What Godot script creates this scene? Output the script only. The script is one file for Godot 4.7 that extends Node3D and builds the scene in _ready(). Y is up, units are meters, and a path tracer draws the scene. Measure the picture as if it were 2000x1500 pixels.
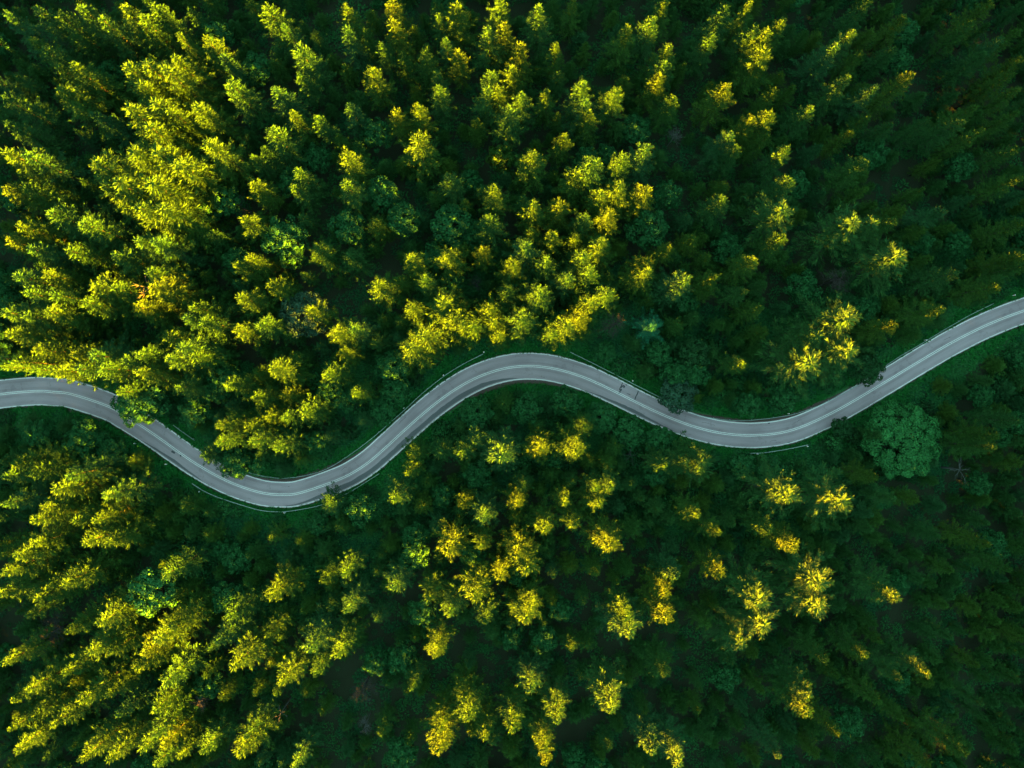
extends Node3D
# A two-lane road winding through a conifer forest at golden hour, seen straight down from a drone.

const CAM_H := 165.0          # camera height over the road; one photo pixel (of 2000) is 0.1 m on the road

var rng := RandomNumberGenerator.new()
var noise := FastNoiseLite.new()
var V := PackedVector3Array()
var N := PackedVector3Array()
var C := PackedColorArray()
var I := PackedInt32Array()
var used := {}
var uvs := PackedVector2Array()
var mats := {}
var path := PackedVector2Array()      # road centre, dense, x ascending
var trees := PackedVector2Array()     # bases of all trees so far
var radii := PackedFloat32Array()

func _ready():
	rng.seed = 77
	noise.seed = 5
	noise.frequency = 0.018
	# ---- camera
	var cam := Camera3D.new()
	cam.name = "camera"
	cam.position = Vector3(0, CAM_H, 0)
	cam.rotation_degrees = Vector3(-90, 0, 0)
	cam.fov = rad_to_deg(2.0 * atan(75.0 / CAM_H))
	cam.near = 1.0
	cam.far = 2000.0
	add_child(cam)
	# ---- sky
	var env := Environment.new()
	env.background_mode = Environment.BG_SKY
	var sm := ProceduralSkyMaterial.new()
	sm.sky_top_color = Color(0.46, 0.67, 0.68)
	sm.sky_horizon_color = Color(0.60, 0.68, 0.66)
	sm.sky_curve = 0.2
	sm.ground_bottom_color = Color(0.03, 0.06, 0.03)
	sm.ground_horizon_color = Color(0.60, 0.68, 0.66)
	sm.ground_curve = 0.02
	sm.sun_angle_max = 2.0
	var sky := Sky.new()
	sky.sky_material = sm
	env.sky = sky
	env.background_energy_multiplier = 0.058
	env.tonemap_mode = Environment.TONE_MAPPER_LINEAR
	env.tonemap_exposure = 100.0
	env.sdfgi_enabled = true
	env.ssao_enabled = true
	env.ssil_enabled = true
	var we := WorldEnvironment.new()
	we.name = "environment"
	we.environment = env
	add_child(we)
	# ---- sun: low, warm, from the right of the road bend
	var sun := DirectionalLight3D.new()
	sun.name = "sun"
	var el := deg_to_rad(6.1)
	var az := deg_to_rad(32.0)
	var to_sun := Vector3(cos(el) * cos(az), sin(el), cos(el) * sin(az))
	sun.look_at_from_position(to_sun * 300.0, Vector3.ZERO, Vector3.UP)
	sun.light_color = Color(1.0, 0.67, 0.10)
	sun.light_energy = 1.6
	sun.light_angular_distance = 0.5
	sun.shadow_enabled = true
	add_child(sun)

	make_materials()
	make_path()
	build_ground()
	build_road()
	build_guardrails()
	build_posts()
	build_forest()
	build_undergrowth()

# ------------------------------------------------------------------ helpers
func numbered(n: String) -> String:
	if not used.has(n):
		used[n] = 0
		return n
	used[n] += 1
	return "%s_%03d" % [n, used[n]]

func thing(called: String, label: String, category: String, group := "") -> Node3D:
	var o := Node3D.new()
	o.name = numbered(called)
	o.set_meta("label", label)
	o.set_meta("category", category)
	if group:
		o.set_meta("group", group)
	add_child(o)
	return o

func part(called: String, mesh: Mesh, mat: Material, parent: Node) -> MeshInstance3D:
	var o := MeshInstance3D.new()
	o.name = called
	o.mesh = mesh
	if mat:
		o.material_override = mat
	parent.add_child(o, true)
	return o

func structure(called: String, mesh: Mesh, mat: Material) -> MeshInstance3D:
	var o := part(called, mesh, mat, self)
	o.set_meta("kind", "structure")
	return o

func start():
	V = PackedVector3Array()
	N = PackedVector3Array()
	C = PackedColorArray()
	I = PackedInt32Array()

func finish(mat: Material = null, uv := PackedVector2Array()) -> ArrayMesh:
	var a := []
	a.resize(Mesh.ARRAY_MAX)
	a[Mesh.ARRAY_VERTEX] = V
	a[Mesh.ARRAY_NORMAL] = N
	a[Mesh.ARRAY_COLOR] = C
	a[Mesh.ARRAY_INDEX] = I
	if uv.size() == V.size() and uv.size() > 0:
		a[Mesh.ARRAY_TEX_UV] = uv
	var m := ArrayMesh.new()
	m.add_surface_from_arrays(Mesh.PRIMITIVE_TRIANGLES, a)
	if mat:
		m.surface_set_material(0, mat)
	start()
	return m

# a small pointed spray of foliage: base p, along d, width along s
func kite(p: Vector3, d: Vector3, s: Vector3, l: float, w: float, c: Color):
	var n := s.cross(d).normalized()
	if n.y < 0.0:
		s = -s
		n = -n
	var k := V.size()
	V.append(p)
	V.append(p + d * (l * 0.5) + s * (w * 0.5))
	V.append(p + d * l)
	V.append(p + d * (l * 0.5) - s * (w * 0.5))
	for j in 4:
		N.append(n)
		C.append(c)
	I.append(k)
	I.append(k + 2)
	I.append(k + 1)
	I.append(k)
	I.append(k + 3)
	I.append(k + 2)

func tube(a: Vector3, b: Vector3, ra: float, rb: float, sides: int, c := Color.WHITE):
	var d := (b - a).normalized()
	var u := d.cross(Vector3.RIGHT if absf(d.x) < 0.8 else Vector3.UP).normalized()
	var w := d.cross(u)
	var k := V.size()
	for j in sides:
		var t := TAU * j / sides
		var o := u * cos(t) + w * sin(t)
		V.append(a + o * ra)
		V.append(b + o * rb)
		N.append(o)
		N.append(o)
		C.append(c)
		C.append(c)
	for j in sides:
		var p := k + j * 2
		var q := k + ((j + 1) % sides) * 2
		I.append_array(PackedInt32Array([p, p + 1, q, q, p + 1, q + 1]))

func quad(a: Vector3, b: Vector3, c: Vector3, d: Vector3, col := Color.WHITE):
	var n := (c - a).cross(b - a).normalized()
	var k := V.size()
	for p in [a, b, c, d]:
		V.append(p)
		N.append(n)
		C.append(col)
	I.append_array(PackedInt32Array([k, k + 1, k + 2, k, k + 2, k + 3]))

func boxed(c: Vector3, ax: Vector3, ay: Vector3, az: Vector3):
	for s in [-1.0, 1.0]:
		for tri in [[ax, ay, az], [ay, az, ax], [az, ax, ay]]:
			var u: Vector3 = tri[0] * s
			var a: Vector3 = tri[1]
			var b: Vector3 = tri[2]
			if s > 0:
				quad(c + u - a - b, c + u - a + b, c + u + a + b, c + u + a - b)
			else:
				quad(c + u - a - b, c + u + a - b, c + u + a + b, c + u - a + b)

func shade() -> Color:      # per-spray tone, unrelated to where the spray sits
	var v := rng.randf_range(0.55, 1.0)
	return Color(v * rng.randf_range(0.75, 1.0), v, v * rng.randf_range(0.7, 1.0))

# ------------------------------------------------------------------ materials
func leaf(r: float, g: float, b: float, back := 0.3) -> StandardMaterial3D:
	var m := StandardMaterial3D.new()
	m.albedo_color = Color(r, g, b).linear_to_srgb()
	m.vertex_color_use_as_albedo = true
	m.roughness = 0.75
	m.metallic_specular = 0.2
	m.cull_mode = BaseMaterial3D.CULL_DISABLED
	m.backlight_enabled = true
	m.backlight = Color(back, back, back * 0.5).linear_to_srgb()
	return m

func plain(r: float, g: float, b: float, rough := 0.9, metal := 0.0) -> StandardMaterial3D:
	var m := StandardMaterial3D.new()
	m.albedo_color = Color(r, g, b).linear_to_srgb()
	m.roughness = rough
	m.metallic = metal
	m.metallic_specular = 0.3
	return m

func noisy(stops: Array, size: float, freq: float, octaves := 5, rough := 0.95, sd := 1, bump := 0.0) -> StandardMaterial3D:
	var f := FastNoiseLite.new()
	f.seed = sd
	f.frequency = freq
	f.fractal_octaves = octaves
	var ramp := Gradient.new()
	var offs := PackedFloat32Array()
	var cols := PackedColorArray()
	for s in stops:
		offs.append(s[0])
		cols.append(Color(s[1], s[2], s[3]).linear_to_srgb())
	ramp.offsets = offs
	ramp.colors = cols
	var t := NoiseTexture2D.new()
	t.width = 1024
	t.height = 1024
	t.seamless = true
	t.noise = f
	t.color_ramp = ramp
	var m := StandardMaterial3D.new()
	m.albedo_texture = t
	m.uv1_triplanar = true
	m.uv1_world_triplanar = true
	m.uv1_scale = Vector3.ONE / size
	m.roughness = rough
	m.metallic_specular = 0.25
	if bump > 0.0:
		var h := NoiseTexture2D.new()
		h.width = 512
		h.height = 512
		h.seamless = true
		h.noise = f
		m.heightmap_enabled = true
		m.heightmap_texture = h
		m.heightmap_scale = bump
	return m

func make_materials():
	mats.pine = [leaf(0.026, 0.061, 0.008), leaf(0.020, 0.058, 0.010), leaf(0.031, 0.062, 0.007), leaf(0.017, 0.056, 0.013)]
	mats.spruce = [leaf(0.025, 0.061, 0.008), leaf(0.018, 0.056, 0.012), leaf(0.014, 0.052, 0.016)]
	mats.teal = leaf(0.0112, 0.084, 0.044)
	mats.grey = leaf(0.028, 0.064, 0.04)
	mats.broad = leaf(0.0176, 0.08, 0.024)
	mats.fresh = leaf(0.030, 0.120, 0.036)
	mats.dome = leaf(0.030, 0.128, 0.036)
	mats.bark = noisy([[0.0, 0.012, 0.010, 0.008], [0.5, 0.024, 0.020, 0.016], [1.0, 0.045, 0.037, 0.03]], 1.2, 0.02)
	mats.deadwood = plain(0.055, 0.052, 0.048)
	mats.twig = plain(0.022, 0.020, 0.018)
	mats.rust = plain(0.027, 0.021, 0.018)
	mats.soil = noisy([[0.2, 0.012, 0.010, 0.007], [0.5, 0.017, 0.016, 0.008], [0.75, 0.010, 0.028, 0.009]], 9.0, 0.03, 5, 1.0, 3)
	mats.grassground = noisy([[0.2, 0.012, 0.03, 0.012], [0.4, 0.014, 0.06, 0.02], [0.6, 0.022, 0.085, 0.024], [0.8, 0.05, 0.075, 0.026]], 6.0, 0.03, 5, 1.0, 4)
	mats.dirt = noisy([[0.2, 0.03, 0.018, 0.016], [0.5, 0.05, 0.032, 0.028], [0.8, 0.10, 0.07, 0.055]], 3.0, 0.05, 5, 1.0, 6)
	mats.grass = leaf(0.022, 0.150, 0.034, 0.3)
	mats.herb = leaf(0.0112, 0.06, 0.0224, 0.3)
	# asphalt, laid along the road: grain, polished wheel tracks, long streaks and a few stains
	var grain := FastNoiseLite.new()
	grain.seed = 12
	grain.frequency = 0.35
	grain.fractal_octaves = 2
	var slow := FastNoiseLite.new()
	slow.seed = 21
	slow.frequency = 0.012
	slow.fractal_octaves = 4
	var img := Image.create(160, 768, false, Image.FORMAT_RGB8)
	for j in 768:
		var ang := TAU * j / 768.0
		var cy := cos(ang) * 122.0
		var sy := sin(ang) * 122.0
		for i in 160:
			var x := i / 159.0
			var lane := absf(fmod(x * 2.0, 1.0) - 0.5) * 2.0        # 0 mid-lane, 1 at lane edge
			var track := exp(-pow((lane - 0.52) / 0.2, 2.0))
			var v := 0.168 - 0.022 * track + 0.03 * slow.get_noise_3d(i * 0.9, cy * 0.35, sy * 0.35) + 0.022 * slow.get_noise_3d(i * 5.0, cy * 0.25 + 90.0, sy * 0.25) + 0.03 * grain.get_noise_3d(i, cy * 3.0, sy * 3.0)
			if slow.get_noise_3d(i * 1.5 + 500.0, cy, sy) > 0.42:
				v *= 0.86
			img.set_pixel(i, j, Color(v * 1.34, v * 0.90, v * 0.98).linear_to_srgb())
	var am := StandardMaterial3D.new()
	am.albedo_texture = ImageTexture.create_from_image(img)
	am.roughness = 0.85
	am.metallic_specular = 0.35
	mats.asphalt = am
	mats.tar = noisy([[0.2, 0.03, 0.027, 0.03], [0.8, 0.065, 0.055, 0.06]], 3.0, 0.05, 4, 0.8, 15)
	mats.dark_band = noisy([[0.2, 0.07, 0.058, 0.062], [0.8, 0.10, 0.083, 0.088]], 5.0, 0.03, 5, 0.9, 16)
	mats.paint = noisy([[0.2, 0.22, 0.18, 0.17], [0.42, 0.48, 0.40, 0.39], [0.8, 0.66, 0.56, 0.54]], 2.5, 0.05, 5, 0.7, 18)
	mats.steel = plain(0.22, 0.25, 0.23, 0.6, 0.5)
	mats.white = plain(0.8, 0.78, 0.75, 0.5)
	mats.black = plain(0.02, 0.02, 0.02, 0.6)
	mats.red = plain(0.55, 0.04, 0.02, 0.35)

# ------------------------------------------------------------------ road path and ground
func at_road(px: float, py: float, y := 0.0) -> Vector3:    # photo pixel -> point at height y
	var s := 0.1 * (CAM_H - y) / CAM_H
	return Vector3((px - 1000.0) * s, y, (py - 750.0) * s)

const CENTRE := [[0, 770], [70, 764], [105, 765], [140, 770], [210, 793], [245, 812], [280, 834], [315, 858], [350, 884], [385, 908], [420, 928], [455, 945], [490, 958], [520, 965], [550, 967], [580, 964], [630, 950], [680, 929], [720, 904], [755, 873], [790, 840], [825, 809], [860, 780], [895, 756], [930, 737], [965, 724], [1000, 716], [1035, 714], [1070, 717], [1105, 725], [1140, 736], [1175, 752], [1210, 769], [1245, 787], [1280, 804], [1315, 819], [1350, 832], [1385, 842], [1420, 848], [1455, 851], [1490, 850], [1525, 846], [1560, 837], [1600, 821], [1650, 793], [1720, 752], [1790, 709], [1860, 667], [1930, 632], [2000, 606]]
const WIDTHS := [[-2000, 2.6], [0, 2.68], [200, 2.62], [350, 2.5], [540, 2.4], [700, 2.35], [800, 2.4], [900, 2.48], [1035, 2.52], [1150, 2.45], [1250, 2.35], [1400, 2.35], [1500, 2.38], [1600, 2.3], [1720, 2.35], [1860, 2.4], [4000, 2.4]]

func make_path():
	var pts := PackedVector2Array()
	pts.append(Vector2(-190, 18))
	pts.append(Vector2(-150, 12))
	pts.append(Vector2(-120, 5.6))
	pts.append(Vector2(-110, 3.4))
	for c in CENTRE:
		pts.append(Vector2((c[0] - 1000) * 0.1, (c[1] - 750) * 0.1))
	pts.append(Vector2(108, -16.5))
	pts.append(Vector2(120, -18.5))
	pts.append(Vector2(150, -20))
	pts.append(Vector2(190, -16))
	# one light smoothing pass, then Catmull-Rom
	var sm := pts.duplicate()
	for i in range(1, pts.size() - 1):
		sm[i] = Vector2(pts[i].x, pts[i].y * 0.6 + 0.2 * (pts[i - 1].y + pts[i + 1].y) if absf(pts[i + 1].x + pts[i - 1].x - 2.0 * pts[i].x) < 1.2 else pts[i].y)
	for i in range(1, sm.size() - 2):
		for k in 6:
			path.append(sm[i].cubic_interpolate(sm[i + 1], sm[i - 1], sm[i + 2], k / 6.0))
	path.append(sm[sm.size() - 2])

func path_index(x: float) -> int:
	var lo := 0
	var hi := path.size() - 1
	while hi - lo > 1:
		var mid := (lo + hi) >> 1
		if path[mid].x > x:
			hi = mid
		else:
			lo = mid
	return lo

func signed_dist(x: float, z: float) -> float:     # roughly: metres from the road centre, positive below it in the picture
	var i := path_index(x)
	var best := 1e9
	var sgn := 1.0
	for k in range(maxi(0, i - 9), mini(path.size() - 1, i + 10)):
		var q := Geometry2D.get_closest_point_to_segment(Vector2(x, z), path[k], path[k + 1])
		var d := q.distance_to(Vector2(x, z))
		if d < best:
			best = d
			var t := path[k + 1] - path[k]
			sgn = signf(t.cross(Vector2(x, z) - path[k]))
	return best * sgn

func half_width(x: float) -> float:
	var px := x * 10.0 + 1000.0
	for i in WIDTHS.size() - 1:
		if px <= WIDTHS[i + 1][0]:
			return remap(px, WIDTHS[i][0], WIDTHS[i + 1][0], WIDTHS[i][1], WIDTHS[i + 1][1])
	return 2.4

func ground_y(x: float, z: float) -> float:
	var d := absf(signed_dist(x, z))
	var t := smoothstep(4.0, 34.0, d)
	var hill := clampf(-0.03 * x, -6.0, 9.0) + 2.0 * smoothstep(-45.0, -110.0, x) + 6.0 * smoothstep(104.0, 135.0, x)  # last term: unseen rise added past the right edge to throw shade
	return -0.12 + t * (hill + 1.8 * noise.get_noise_2d(x * 2.0, z * 2.0)) + 0.12 * noise.get_noise_2d(x * 22.0, z * 22.0) * smoothstep(2.9, 5.0, d)

func build_ground():
	start()
	var xs := PackedFloat32Array()
	var zs := PackedFloat32Array()
	for v in [-900.0, -500.0, -320.0, -230.0, -185.0, -160.0]:
		xs.append(v)
		zs.append(v)
	var k := -150.0
	while k <= 150.0:
		xs.append(k)
		k += 1.5
	k = -130.0
	while k <= 130.0:
		zs.append(k)
		k += 1.5
	for v in [160.0, 185.0, 230.0, 320.0, 500.0, 900.0]:
		xs.append(v)
		zs.append(v)
	for z in zs:
		for x in xs:
			V.append(Vector3(x, ground_y(clampf(x, -180, 180), z), z))
			N.append(Vector3.UP)
			C.append(Color.WHITE)
	var w := xs.size()
	for j in zs.size() - 1:
		for i in w - 1:
			var a := j * w + i
			I.append_array(PackedInt32Array([a, a + 1, a + w, a + 1, a + w + 1, a + w]))
			var n := (V[a + w] - V[a]).cross(V[a + 1] - V[a]).normalized()
			N[a] = n
	structure("ground", finish(), mats.soil)

# a ribbon along the road between two signed offsets
func ribbon(x0: float, x1: float, off_a: Callable, off_b: Callable, y: float, follow := false):
	var i0 := path_index(x0)
	var i1 := path_index(x1) + 1
	var k := V.size()
	var n := 0
	var run := 0.0
	uvs = PackedVector2Array()
	for i in range(i0, i1 + 1):
		var t := (path[mini(i + 1, path.size() - 1)] - path[maxi(i - 1, 0)]).normalized()
		var s := Vector2(-t.y, t.x)
		var p := path[i]
		var oa: float = off_a.call(p.x)
		var ob: float = off_b.call(p.x)
		var qa: Vector2 = p + s * minf(oa, ob)
		var qb: Vector2 = p + s * maxf(oa, ob)
		if i > i0:
			run += path[i].distance_to(path[i - 1])
		uvs.append(Vector2(0.0, run / 24.0))
		uvs.append(Vector2(1.0, run / 24.0))
		V.append(Vector3(qa.x, y + (ground_y(qa.x, qa.y) if follow else 0.0), qa.y))
		V.append(Vector3(qb.x, y + (ground_y(qb.x, qb.y) if follow else 0.0), qb.y))
		for j in 2:
			N.append(Vector3.UP)
			C.append(Color.WHITE)
		n += 1
	for i in n - 1:
		var a := k + i * 2
		I.append_array(PackedInt32Array([a, a + 2, a + 1, a + 2, a + 3, a + 1]))

func wob(x: float, f: float, amp: float, sd: float) -> float:
	return amp * noise.get_noise_2d(x * f, sd * 37.0)

func build_road():
	# grassy verges and bare soil along the edges
	for side in [-1.0, 1.0]:
		start()
		ribbon(-175, 175, func(x): return side * (2.2), func(x): return side * (6.2 + wob(x, 9.0, 2.4, side + 2.0)), 0.07, true)
		structure("grass_verge", finish(), mats.grassground)
		start()
		ribbon(-175, 175, func(x): return side * (half_width(x) - 0.2), func(x): return side * (half_width(x) + 0.33 + wob(x, 26.0, 0.35, side + 7.0)), 0.012, false)
		structure("dirt_shoulder", finish(), mats.dirt)
	for g in [[-12.5, 13.0, 1.0, 1.0], [34.0, 66.0, -1.0, 0.75], [-52.0, -27.0, -1.0, 0.85], [-98.0, -64.0, 1.0, 0.7]]:
		start()
		var a: float = g[0]
		var b: float = g[1]
		var sd: float = g[2]
		var wd: float = g[3]
		ribbon(a, b, func(x): return sd * (half_width(x)), func(x): return sd * (half_width(x) + 0.1 + (wd + wob(x, 30.0, 0.4, 5.0)) * minf(1.0, minf(x - a + 0.5, b - x + 0.5) / 6.0)), 0.016, false)
		structure("dirt_shoulder", finish(), mats.dirt)
	# carriageway
	start()
	ribbon(-175, 175, func(x): return -(half_width(x) + 0.16 + wob(x, 40.0, 0.09, 1.0)), func(x): return half_width(x) + 0.16 + wob(x, 40.0, 0.09, 2.0), 0.022)
	var road := structure("road", finish(null, uvs), mats.asphalt)
	for e in [[-0.2, "centre_line"], [0.09, "centre_line"]]:
		start()
		var o: float = e[0]
		ribbon(-175, 175, func(x): return o + wob(x, 60, 0.02, 3.0), func(x): return o + 0.11 + wob(x, 60, 0.02, 4.0), 0.030)
		part("centre_line", finish(), mats.paint, road)
	for side in [-1.0, 1.0]:
		start()
		ribbon(-175, 175, func(x): return side * (half_width(x) - 0.085) + wob(x, 50, 0.03, 5.0), func(x): return side * (half_width(x) + 0.085) + wob(x, 70, 0.05, 6.0), 0.030)
		part("edge_line", finish(), mats.paint, road)
	# darker tapering strips along the inner edges
	for g in [[-45.0, 2.0, 1.0, 0.62], [14.0, 34.0, 1.0, 0.45], [-72.0, -58.0, 1.0, 0.55]]:
		start()
		var a: float = g[0]
		var b: float = g[1]
		var wd: float = g[3]
		ribbon(a, b, func(x): return half_width(x) - 0.16 - wd * clampf(minf(x - a, b - x) / 9.0, 0.02, 1.0) * 1.6 - wob(x, 30, 0.12, 8.0), func(x): return half_width(x) - 0.16 - 0.12 * clampf(minf(x - a, b - x) / 6.0, 0.0, 1.0), 0.026)
		part("dark_strip", finish(), mats.dark_band, road)
	# tar-filled cracks across the right-hand lane, and two holes
	crack(road, [[1216, 747], [1213, 755], [1210, 760], [1212, 763], [1208, 768], [1211, 766]], 0.28)
	crack(road, [[1213, 757], [1217, 753], [1220, 755], [1218, 757]], 0.3)
	crack(road, [[1211, 761], [1214, 760], [1213, 763]], 0.25)
	crack(road, [[1222, 751], [1224, 752]], 0.25)
	crack(road, [[1247, 763], [1245, 769], [1242, 774], [1240, 780]], 0.26)
	crack(road, [[1224, 768], [1231, 771]], 0.12)
	crack(road, [[335, 881], [341, 884.5]], 0.42)
	crack(road, [[352, 888], [353.5, 891]], 0.3)
	crack(road, [[1538, 865], [1548, 863.5]], 0.35)
	crack(road, [[1500, 826.5], [1503, 826]], 0.3)
	for s in 9:
		var x := rng.randf_range(-95, 95)
		var i := path_index(x)
		var o := rng.randf_range(-2.0, 2.0)
		var t := (path[i + 1] - path[i]).normalized()
		var p := path[i] + Vector2(-t.y, t.x) * o
		var pts := []
		for k in 4:
			var q := p + t * k * rng.randf_range(0.4, 0.9) + Vector2(-t.y, t.x) * rng.randf_range(-0.15, 0.15)
			pts.append([q.x * 10 + 1000, q.y * 10 + 750])
		crack(road, pts, 0.06)

func crack(road: Node, pts: Array, w: float):
	start()
	for i in pts.size() - 1:
		var a := at_road(pts[i][0], pts[i][1], 0.0)
		var b := at_road(pts[i + 1][0], pts[i + 1][1], 0.0)
		var d := (b - a).normalized()
		var s := Vector3(-d.z, 0, d.x) * w * 0.5
		var y := Vector3(0, 0.027 + 0.0006 * i, 0)
		var f0 := rng.randf_range(0.5, 1.0)
		var f1 := rng.randf_range(0.5, 1.0)
		quad(a - s * f0 + y, a + s * f0 + y, b + d * w * 0.2 + s * f1 + y, b + d * w * 0.2 - s * f1 + y)
	part("crack", finish(), mats.tar, road)

# ------------------------------------------------------------------ guardrails and guide posts
const RAILS := [
	["long thin steel guardrail from the dipping bend up to the crest bend", [[944, 691], [903, 712], [868, 734], [825, 768], [792, 799], [768, 820], [730, 853], [685, 887], [640, 915], [595, 929], [550, 934], [510, 929], [483, 922]]],
	["steel guardrail running past the cracked asphalt to the round grey-green roadside tree", [[1114, 688], [1145, 703], [1175, 718], [1220, 741], [1255, 759], [1287, 775], [1315, 791]]],
	["steel guardrail along the bare soil strip on the inside of the sagging bend", [[1341, 802], [1372, 813], [1417, 820], [1451, 821.5], [1485, 819], [1520, 814.5], [1552, 808.5], [1597, 793], [1642, 771], [1678, 751]]],
	["faint steel guardrail beside the straight climb beyond the dark roadside tree", [[1730, 714], [1759, 695], [1800, 671], [1831, 652], [1865, 632], [1899, 613], [1940, 593]]],
	["steel guardrail on the outside of the bend by the pale green spruce", [[375, 944.5], [400, 960], [430, 973], [480, 989], [510, 997], [540, 999.5], [565, 998.5], [618, 989], [655, 975], [690, 957], [741, 925]]],
	["short steel guardrail on the outside of the sagging bend ending at a guide post", [[1462, 885.5], [1490, 884.5], [1515, 881], [1540, 877], [1578, 869]]],
	["short steel guardrail between the two trees that overhang the road", [[338, 830], [360, 846], [380, 860]]],
]

func build_guardrails():
	var pm: ArrayMesh
	start()
	boxed(Vector3(0, 0.3, 0), Vector3(0.05, 0, 0), Vector3(0, 0.42, 0), Vector3(0, 0, 0.03))
	pm = finish()
	for r in RAILS:
		var pts := PackedVector3Array()
		var src: Array = r[1]
		for i in src.size():
			pts.append(at_road(src[i][0], src[i][1], 0.7))
		var fine := PackedVector3Array()
		for i in pts.size() - 1:
			var p0 := pts[maxi(i - 1, 0)]
			var p3 := pts[mini(i + 2, pts.size() - 1)]
			for k in 4:
				fine.append(pts[i].cubic_interpolate(pts[i + 1], p0, p3, k / 4.0))
		fine.append(pts[pts.size() - 1])
		var base := Vector3(fine[0].x, 0, fine[0].z)
		var root := thing("guardrail", r[0], "guardrail", "guardrails along the road")
		root.position = base
		# W-shaped beam swept along the curve
		start()
		var prof := [[0.0, 0.15], [0.06, 0.11], [0.06, 0.05], [0.0, 0.0], [0.06, -0.05], [0.06, -0.11], [0.0, -0.15], [-0.03, -0.15], [-0.03, 0.15]]
		var side := signf(signed_dist(fine[0].x, fine[0].z))
		var prev := []
		var run := 0.0
		var posts := []
		var next := 0.5
		for i in fine.size():
			var t := (fine[mini(i + 1, fine.size() - 1)] - fine[maxi(i - 1, 0)]).normalized()
			var s := Vector3(-t.z, 0, t.x)
			if fine[0].x > fine[fine.size() - 1].x:
				s = -s
			s *= -side
			var ring := []
			for q in prof:
				ring.append(fine[i] - base + s * q[0] * 0.9 + Vector3(0, q[1], 0))
			if i > 0:
				for j in prof.size():
					var j2 := (j + 1) % prof.size()
					quad(prev[j], prev[j2], ring[j2], ring[j])
				run += fine[i].distance_to(fine[i - 1])
				if run >= next:
					next += 4.0
					posts.append([fine[i] - base - s * 0.1, atan2(t.x, t.z)])
			prev = ring
		part("rail", finish(), mats.steel, root)
		for p in posts:
			var o := part("post", pm, mats.steel, root)
			o.position = Vector3(p[0].x, 0, p[0].z)
			o.rotation.y = p[1]

func build_posts():
	# white guide post: tapered body, dark band, red reflector, bevelled cap
	start()
	boxed(Vector3(0, 0.42, 0), Vector3(0.085, 0, 0), Vector3(0, 0.55, 0), Vector3(0, 0, 0.06))
	var body := finish()
	start()
	boxed(Vector3(0, 0.83, 0), Vector3(0.09, 0, 0), Vector3(0.0, 0.11, 0), Vector3(0, 0, 0.065))
	var band := finish()
	start()
	boxed(Vector3(-0.1, 0.86, 0.0), Vector3(0.02, 0, 0), Vector3(0, 0.09, 0), Vector3(0, 0, 0.06))
	var refl := finish()
	start()
	var k := 0.085
	var d := 0.06
	var top := Vector3(0.03, 1.09, 0)
	var cs := [Vector3(-k, 0.97, -d), Vector3(k, 0.97, -d), Vector3(k, 0.97, d), Vector3(-k, 0.97, d)]
	for i in 4:
		var a: Vector3 = cs[i]
		var b: Vector3 = cs[(i + 1) % 4]
		quad(a, b, top + (b - top) * 0.35 * Vector3(1, 0, 1), top + (a - top) * 0.35 * Vector3(1, 0, 1))
	quad(top + (cs[0] - top) * 0.35 * Vector3(1, 0, 1), top + (cs[1] - top) * 0.35 * Vector3(1, 0, 1), top + (cs[2] - top) * 0.35 * Vector3(1, 0, 1), top + (cs[3] - top) * 0.35 * Vector3(1, 0, 1))
	var cap := finish()
	var list := [[263, 866, "opposite the broadleaf tree overhanging the road"], [324, 907, "opposite the two small holes in the asphalt"], [389, 960, "at the start of the outer guardrail"], [556, 1001, "behind the outer guardrail of the dipping bend"], [866, 733, "breaking the line of the long guardrail"], [789, 797, "halfway along the long guardrail"], [945, 688, "at the upper end of the long guardrail"], [1540, 808, "behind the guardrail above the bare soil strip"], [1479, 887, "behind the short outer guardrail"], [1577, 871, "at the end of the short outer guardrail"], [1808, 664, "behind the faint guardrail on the straight climb"], [1236, 744, "behind the guardrail beside the cracked asphalt"], [1981, 577, "on grass where the climb ends"]]
	for e in list:
		var g := at_road(e[0], e[1], 0.55)
		var root := thing("guide_post", "white guide post with red reflector " + e[2], "guide post", "guide posts along the road")
		root.position = Vector3(g.x, ground_y(g.x, g.z), g.z)
		var i := path_index(g.x)
		var t := path[i + 1] - path[i]
		root.rotation = Vector3(rng.randf_range(-0.06, 0.06), -atan2(t.y, t.x), rng.randf_range(-0.06, 0.06))
		root.scale = Vector3(1.25, 1.0, 1.25)
		part("post_body", body, mats.white, root)
		var bp := part("band", band, mats.black, root)
		part("reflector", refl, mats.red, bp)
		part("cap", cap, mats.white, root)

# ------------------------------------------------------------------ tree shapes (all 24 m tall, 3.4 m crown radius, scaled when placed)
const TH := 24.0
const TR := 3.4

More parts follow.
